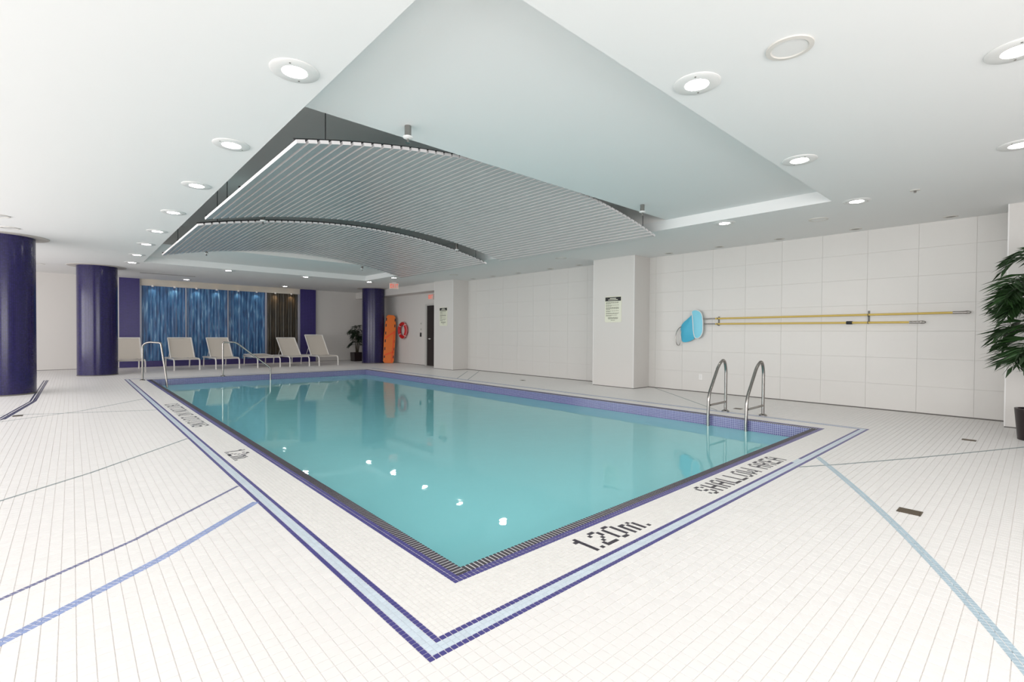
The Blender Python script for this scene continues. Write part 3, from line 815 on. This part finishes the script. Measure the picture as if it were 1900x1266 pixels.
def pole(y0, y1, z0, z1, label, head):
    e = empty('pool_pole', (XR-.055, y0, z0), label, 'pole', 'yellow pool poles hung on the right wall')
    d = Vector((0, y1-y0, z1-z0)); L = d.length; u = d/L
    q = MB(); q.tube([u*.27, u*(L-.17)], .0165, 12); q.build('shaft', M['yellow'], e, smooth=True)
    q = MB(); q.tube([u*0, u*.28], .013, 10); q.build('ferrule', M['steel'], e, smooth=True)
    q = MB(); q.tube([u*(L-.18), u*(L-.03)], .019, 12); q.build('end_grip', M['steel'], e, smooth=True)
    q = MB(); q.tube([u*(L-.03)+Vector((0, .04*math.cos(t), .018*math.sin(t))) for t in np.linspace(0, 2*PI, 14)[:-1]], .006, 6, closed=True); q.build('hanging_loop', M['steel'], e, smooth=True)
    if head:
        q = MB(); q.tube([u*(L-.98), u*(L-.90)], .026, 12); q.build('black_collar', M['black'], e, smooth=True)
pole(2.79, -1.116, 1.480, 1.502, 'longer yellow pole, upper of the two on the right wall', False)
pole(2.79, -.63, 1.378, 1.369, 'shorter yellow pole with a black collar, lower of the two', True)
for y, za, zb, lb in ((2.475, 1.34, 1.52, 'wall hook holding the poles beside the blue net'), (.06, 1.36, 1.56, 'wall hook holding the poles near their handle ends')):
    e = empty('pole_hook', (XR, y, za), lb, 'hook', 'wall hooks under the yellow poles')
    MB().box(-.008, 0, -.014, .014, 0, zb-za).build('back_plate', M['bracket'], e, bevel=.002)
    for zz in (1.375-za-.018, 1.49-za-.018):
        q = MB(); q.tube(fillet([(-.004,0,zz),(-.075,0,zz-.004),(-.082,0,zz+.034)], .015), .005, 8); q.build('hook_arm', M['bracket'], e, smooth=True)
# leaf net
net = empty('leaf_net', (XR-.06, 2.95, 1.30), 'blue leaf skimmer net hanging on the right wall at the pole ends', 'net')
def netpoly(pts, name, mt, dx, t, bulge):
    m = MB(); n = len(pts); cy = sum(p[0] for p in pts)/n; cz = sum(p[1] for p in pts)/n
    vs = []; fs = []; R_ = 5
    for s in (0, 1):
        for k in range(R_, 0, -1):
            f_ = k/R_
            for (y, z) in pts: vs.append((dx-(t if s == 0 else 0)-bulge*(1-f_*f_), cy+(y-cy)*f_-2.95, cz+(z-cz)*f_-1.30))
        vs.append((dx-(t if s == 0 else 0)-bulge, cy-2.95, cz-1.30))
    B_ = R_*n+1
    for s in (0, 1):
        for k in range(R_-1):
            for i in range(n):
                a = s*B_+k*n+i; b = s*B_+k*n+(i+1) % n; q = (a, b, b+n, a+n); fs.append(q if s else q[::-1])
        for i in range(n):
            a = s*B_+(R_-1)*n+i; b = s*B_+(R_-1)*n+(i+1) % n; q = (a, b, s*B_+R_*n); fs.append(q if s else q[::-1])
    for i in range(n): fs.append((i, (i+1) % n, B_+(i+1) % n, B_+i))
    return m.add(vs, fs).build(name, mt, net, smooth=True)
def smooth_poly(p, it=2):
    for _ in range(it):
        q = []
        for i in range(len(p)):
            a, b = p[i], p[(i+1) % len(p)]
            q += [(a[0]*.75+b[0]*.25, a[1]*.75+b[1]*.25), (a[0]*.25+b[0]*.75, a[1]*.25+b[1]*.75)]
        p = q
    return p
bagp = smooth_poly([(3.24,1.38),(3.06,1.52),(2.99,1.60),(2.92,1.12),(3.02,1.03),(3.22,.99),(3.24,1.12),(3.26,1.26)])
netpoly(bagp, 'net_bag', M['netblue'], .02, .012, .05)
headp = smooth_poly([(2.99,1.55),(3.02,1.65),(2.90,1.67),(2.79,1.60),(2.765,1.40),(2.77,1.18),(2.86,1.08),(2.96,1.10)])
netpoly(headp, 'net_mesh', M['netlight'], .0, .008, .012)
q = MB(); q.tube([(-.012, y-2.95, z-1.30) for y, z in headp], .008, 8, closed=True); q.build('hoop', M['white'], net, smooth=True)
lp = smooth_poly([(3.20,1.34),(3.30,1.30),(3.37,1.14),(3.34,.95),(3.27,.93),(3.25,1.06),(3.25,1.20)])
q = MB(); q.tube([(-.0, y-2.95, z-1.30) for y, z in lp], .008, 8, closed=True); q.build('wire_handle', M['steel'], net, smooth=True)
out = empty('wall_outlet', (XR, 2.836, .25), 'white outlet plate low on the right wall', 'outlet')
MB().box(-.008, 0, -.037, .037, 0, .115).build('cover_plate', M['white'], out, bevel=.003)
MB().box(-.010, -.007, -.016, .016, .02, .095).build('socket', M['flange'], out)
crd = empty('card_reader', (XR, 13.43, 1.03), 'black card reader on the wall beside the door', 'card reader')
MB().box(-.03, -.001, -.04, .04, 0, .15).build('housing', M['black'], crd, bevel=.008)
MB().lathe([(.008,-.03),(.008,-.033),(0,-.033)], c=(0, 0, .12), axis='x', n=10, cap=False).build('indicator', M['flange'], crd)
for z, lb in ((1.25, 'white switch plate just above the card reader'), (1.46, 'white switch plate highest beside the door')):
    e = empty('switch_plate', (XR, 13.42, z), lb, 'switch', 'switch plates beside the door')
    MB().box(-.008, -.001, -.036, .036, 0, .10).build('plate', M['ringgrey'], e, bevel=.003)
    MB().box(-.014, -.007, -.012, .012, .03, .07).build('rocker', M['darkslot'], e)

# exit signs
def stroke_letters(m, txt, w_, h_, x0, put):
    segs = {'E': [(0,0,.2,1),(0,.82,1,1),(0,.41,.8,.59),(0,0,1,.18)], 'I': [(.38,0,.62,1)], 'T': [(0,.82,1,1),(.4,0,.6,1)]}
    x = x0
    for ch in txt:
        if ch == 'X':
            put(m, None, x, w_, h_)
        else:
            for a, b, c_, d in segs[ch]: put(m, (x+a*w_, b*h_, x+c_*w_, d*h_))
        x += w_*1.28
def exit_sign(loc_, rz, label, stem):
    e = empty('exit_sign', loc_, label, 'exit sign', 'EXIT signs by the door', rz)
    MB().box(-.155, .155, -.02, .02, -.20, 0).build('housing', M['exitface'], e, bevel=.005)
    m = MB()
    def put(mb, r_, x=0, w_=0, h_=0):
        if r_ is None:
            for s in (-1, 1):
                a = Vector((x+(0 if s > 0 else w_), 0, -.165)); b = Vector((x+(w_ if s > 0 else 0), 0, -.165+h_))
                d = (b-a).normalized(); mb.obox((a+b)/2+Vector((0,-.0225,0)), d, (0,1,0), d.cross(Vector((0,1,0))), (b-a).length/2, .0022, w_*.11)
        else: mb.box(r_[0], r_[2], -.0245, -.0195, -.165+r_[1], -.165+r_[3])
    stroke_letters(m, 'EXIT', .052, .13, -.126, put)
    m.build('exit_lettering', M['exitred'], e)
    if stem:
        MB().box(-.07, .07, -.03, .03, 0, .02).build('canopy_mount', M['white'], e)
exit_sign((6.66, 12.80, H-.02), -.25, 'red EXIT sign hanging from the ceiling near the tiled column', True)
exit_sign((XR-.022, 12.74, 2.545), -PI/2, 'red EXIT sign on the wall above the dark door', False)

# rescue board and ring buoy
sb = empty('spine_board', (7.64, 15.02, 0), 'orange rescue board leaning in the corner beside the column', 'rescue board')
ax = Vector((math.cos(-.32), math.sin(-.32), 0)); lean = Vector((.095, .07, 1)).normalized(); az_ = ax.cross(lean).normalized(); ax = lean.cross(az_).normalized()
m = MB(); outl = []
for s in (-1, 1):
    ys = [(0.0,.15),(.06,.20),(.9,.215),(1.5,.205),(1.78,.17),(1.85,.11)]
    outl += [(s*w_, h_) for h_, w_ in (ys if s > 0 else ys[::-1])]
n = len(outl); outl = outl[6:]+outl[:6]
m.add([ax*u+lean*(v+.01)-az_*.03 for u, v in outl]+[ax*u+lean*(v+.01)+az_*.03 for u, v in outl],
      [tuple(range(n)), tuple(reversed(range(n, 2*n)))]+[(i, i+n, (i+1) % n+n, (i+1) % n) for i in range(n)])
m.build('board', M['orange'], sb, bevel=.008)
sgn = 1 if az_.y < 0 else -1
for h_ in (.25, .55, .85, 1.15, 1.45, 1.68):
    for s in (-1, 1):
        MB().obox(ax*(s*.165)+lean*h_+az_*sgn*.031, ax, lean, az_, .018, .055, .003).build('hand_hole', M['carrier'], sb)
for u0, h0, u1, h1 in ((-.18, .95, .17, 1.22), (.12, .05, .16, 1.25), (-.18, .30, .18, .45)):
    a = ax*u0+lean*h0+az_*sgn*.036; b = ax*u1+lean*h1+az_*sgn*.036; d = (b-a).normalized()
    MB().obox((a+b)/2, d, d.cross(az_), az_, (b-a).length/2, .024, .004).build('strap', M['orange2'], sb)
rb = empty('ring_buoy', (XR-.085, 14.60, 1.262), 'red ring buoy hung on the white wall beside the rescue board', 'ring buoy')
m = MB(); m.tube([(0, .255*math.cos(t), .255*math.sin(t)) for t in np.linspace(0, 2*PI, 41)[:-1]], .062, 14, closed=True); m.build('ring', M['red'], rb, smooth=True)
for a0 in (45, 135, 225, 315):
    m = MB(); m.tube([(0, .255*math.cos(math.radians(a0+d)), .255*math.sin(math.radians(a0+d))) for d in (-3,-1,1,3)], .0645, 14); m.build('band', M['rope'], rb, smooth=True)
m = MB(); m.tube([(-.01-.012*math.sin(2*t)**2, (.325+.012*math.cos(4*t))*math.cos(t), (.325+.012*math.cos(4*t))*math.sin(t)) for t in np.linspace(0, 2*PI, 49)[:-1]], .006, 6, closed=True); m.build('grab_rope', M['rope'], rb, smooth=True)
m = MB(); m.tube(fillet([(.083,0,.17),(-.02,0,.17),(-.025,0,.21)], .02), .008, 8); m.build('wall_peg', M['steel'], rb, smooth=True)

# ------------------------------------------------------------------ potted palms
def palm(x, y, pot_r, pot_h, height, spread, nf, label, leafmat, seed, square=False):
    rd = random.Random(seed)
    e = empty('potted_palm', (x, y, 0), label, 'plant')
    m = MB()
    if square:
        a, b = pot_r*.92, pot_r
        m.add([(-a,-a,0),(a,-a,0),(a,a,0),(-a,a,0),(-b,-b,pot_h),(b,-b,pot_h),(b,b,pot_h),(-b,b,pot_h),(-b+.03,-b+.03,pot_h),(b-.03,-b+.03,pot_h),(b-.03,b-.03,pot_h),(-b+.03,b-.03,pot_h),
               (-b+.03,-b+.03,pot_h-.06),(b-.03,-b+.03,pot_h-.06),(b-.03,b-.03,pot_h-.06),(-b+.03,b-.03,pot_h-.06)],
              [(3,2,1,0)]+[(i,(i+1)%4,(i+1)%4+4,i+4) for i in range(4)]+[(i+4,(i+1)%4+4,(i+1)%4+8,i+8) for i in range(4)]+[(i+8,(i+1)%4+8,(i+1)%4+12,i+12) for i in range(4)])
        m.build('planter', M['pot'], e)
        MB().box(-b+.03, b-.03, -b+.03, b-.03, pot_h-.07, pot_h-.05).build('soil', M['soil'], e)
    else:
        m.lathe([(pot_r*.85,0),(pot_r,pot_h),(pot_r-.025,pot_h),(pot_r-.03,pot_h-.05)], n=28, cap=False); m.build('planter', M['pot'], e, smooth=True)
        MB().lathe([(0,pot_h-.045),(pot_r-.026,pot_h-.045)], n=24, cap=False).build('soil', M['soil'], e)
    ns = 7; tops = []
    for i in range(ns):
        a = 2*PI*i/ns+rd.uniform(-.3,.3); r0 = pot_r*.35*rd.uniform(.4,1); tp = height*rd.uniform(.60,.93)
        b0 = Vector((r0*math.cos(a), r0*math.sin(a), pot_h-.05)); t0 = Vector((r0*2.0*math.cos(a), r0*2.0*math.sin(a), tp)); md = (b0+t0)/2+Vector((rd.uniform(-.03,.03), rd.uniform(-.03,.03), 0))
        q = MB(); q.tube([b0, md, t0], [.013,.010,.006], 7); q.build('stem', M['stem'], e, smooth=True); tops.append((b0, md, t0))
    for i in range(nf):
        b0, md, t0 = tops[i % ns]; t = rd.uniform(.38, 1.0) if i >= ns else 1.0
        o0 = b0*(1-t)**2+md*2*t*(1-t)+t0*t*t
        a = 2*PI*(i*0.381966)+rd.uniform(-.3,.3); L = spread*rd.uniform(.75,1.12); lift = rd.uniform(.15,.75)*(0.6+.6*t)
        d = Vector((math.cos(a), math.sin(a), 0)); pts = []
        for k in range(9):
            s = k/8; pts.append(o0 + d*(L*s*(1-.12*s)) + Vector((0,0, L*(lift*s - (lift+.38)*s*s*.85))))
        m = MB(); m.tube(pts, [.006*(1-.8*k/8)+.001 for k in range(9)], 5)
        side = d.cross(Vector((0,0,1)))
        for k in range(11):
            s = .16+.84*k/10; j = min(int(s*8), 7); f_ = s*8-j; c0 = pts[j]*(1-f_)+pts[j+1]*f_; tg = (pts[j+1]-pts[j]).normalized()
            for sg in ((-1, 1) if k < 10 else (0,)):
                ll = spread*.70*(.45+.55*math.sin(PI*min(1, s*.9+.08)))*rd.uniform(.85,1.1); wd = .021*spread/.5
                dr2 = (tg*.75+side*sg*.85+Vector((0,0,.10))).normalized(); sd = dr2.cross(Vector((0,0,1))).normalized(); th = rd.uniform(-.9,.9); sd = sd*math.cos(th)+dr2.cross(sd)*math.sin(th)
                p1 = c0+dr2*ll*.45; p2 = c0+dr2*ll+Vector((0,0,-ll*.22)); up = Vector((0,0,.004))
                p1 = p1+Vector((0,0,-ll*.05))
                m.add([c0, p1-sd*wd, p1+up, p1+sd*wd, p2], [(0,1,2),(0,2,3),(1,4,2),(2,4,3)])
        m.build('frond', leafmat, e)
palm(6.66, -1.80, .20, .35, 2.46, .44, 64, 'tall potted palm in a dark planter at the right edge of the frame', M['leaf'], 5, square=False)
palm(7.33, 17.08, .20, .36, 1.72, .36, 34, 'dark potted palm half hidden behind the far tiled column', M['leafdark'], 9, square=True)

# ------------------------------------------------------------------ floor drains
def floor_drain(x, y, lx, ly, label):
    e = empty('floor_drain', (x, y, 0), label, 'floor drain', 'slotted bronze floor drains')
    MB().box(-lx/2, lx/2, -ly/2, ly/2, -.002, .0012).build('tray', M['carrier'], e)
    q = MB(); t = .006
    q.box(-lx/2, lx/2, -ly/2, -ly/2+t, 0, .003).box(-lx/2, lx/2, ly/2-t, ly/2, 0, .003).box(-lx/2, -lx/2+t, -ly/2, ly/2, 0, .003).box(lx/2-t, lx/2, -ly/2, ly/2, 0, .003)
    q.build('rim', M['drainmetal'], e)
    n = int(lx/.012)
    for i in range(n):
        xx = -lx/2+t+(lx-2*t)*(i+.5)/n
        MB().box(xx-.0032, xx+.0032, -ly/2+t, ly/2-t, .001, .0028).build('slat', M['drainmetal'], e)
floor_drain(2.763, -1.236, .107, .124, 'bronze floor drain beside the curved blue stripe')
floor_drain(6.10, -1.273, .09, .118, 'floor drain on the right deck before the palm')
floor_drain(6.435, 1.395, .10, .12, 'floor drain between the ladder and the right wall')
floor_drain(6.987, 6.881, .10, .12, 'floor drain on the far right deck before the back pilaster bay')
floor_drain(-1.844, 7.482, .10, .12, 'floor drain on the left deck near the nearest column')
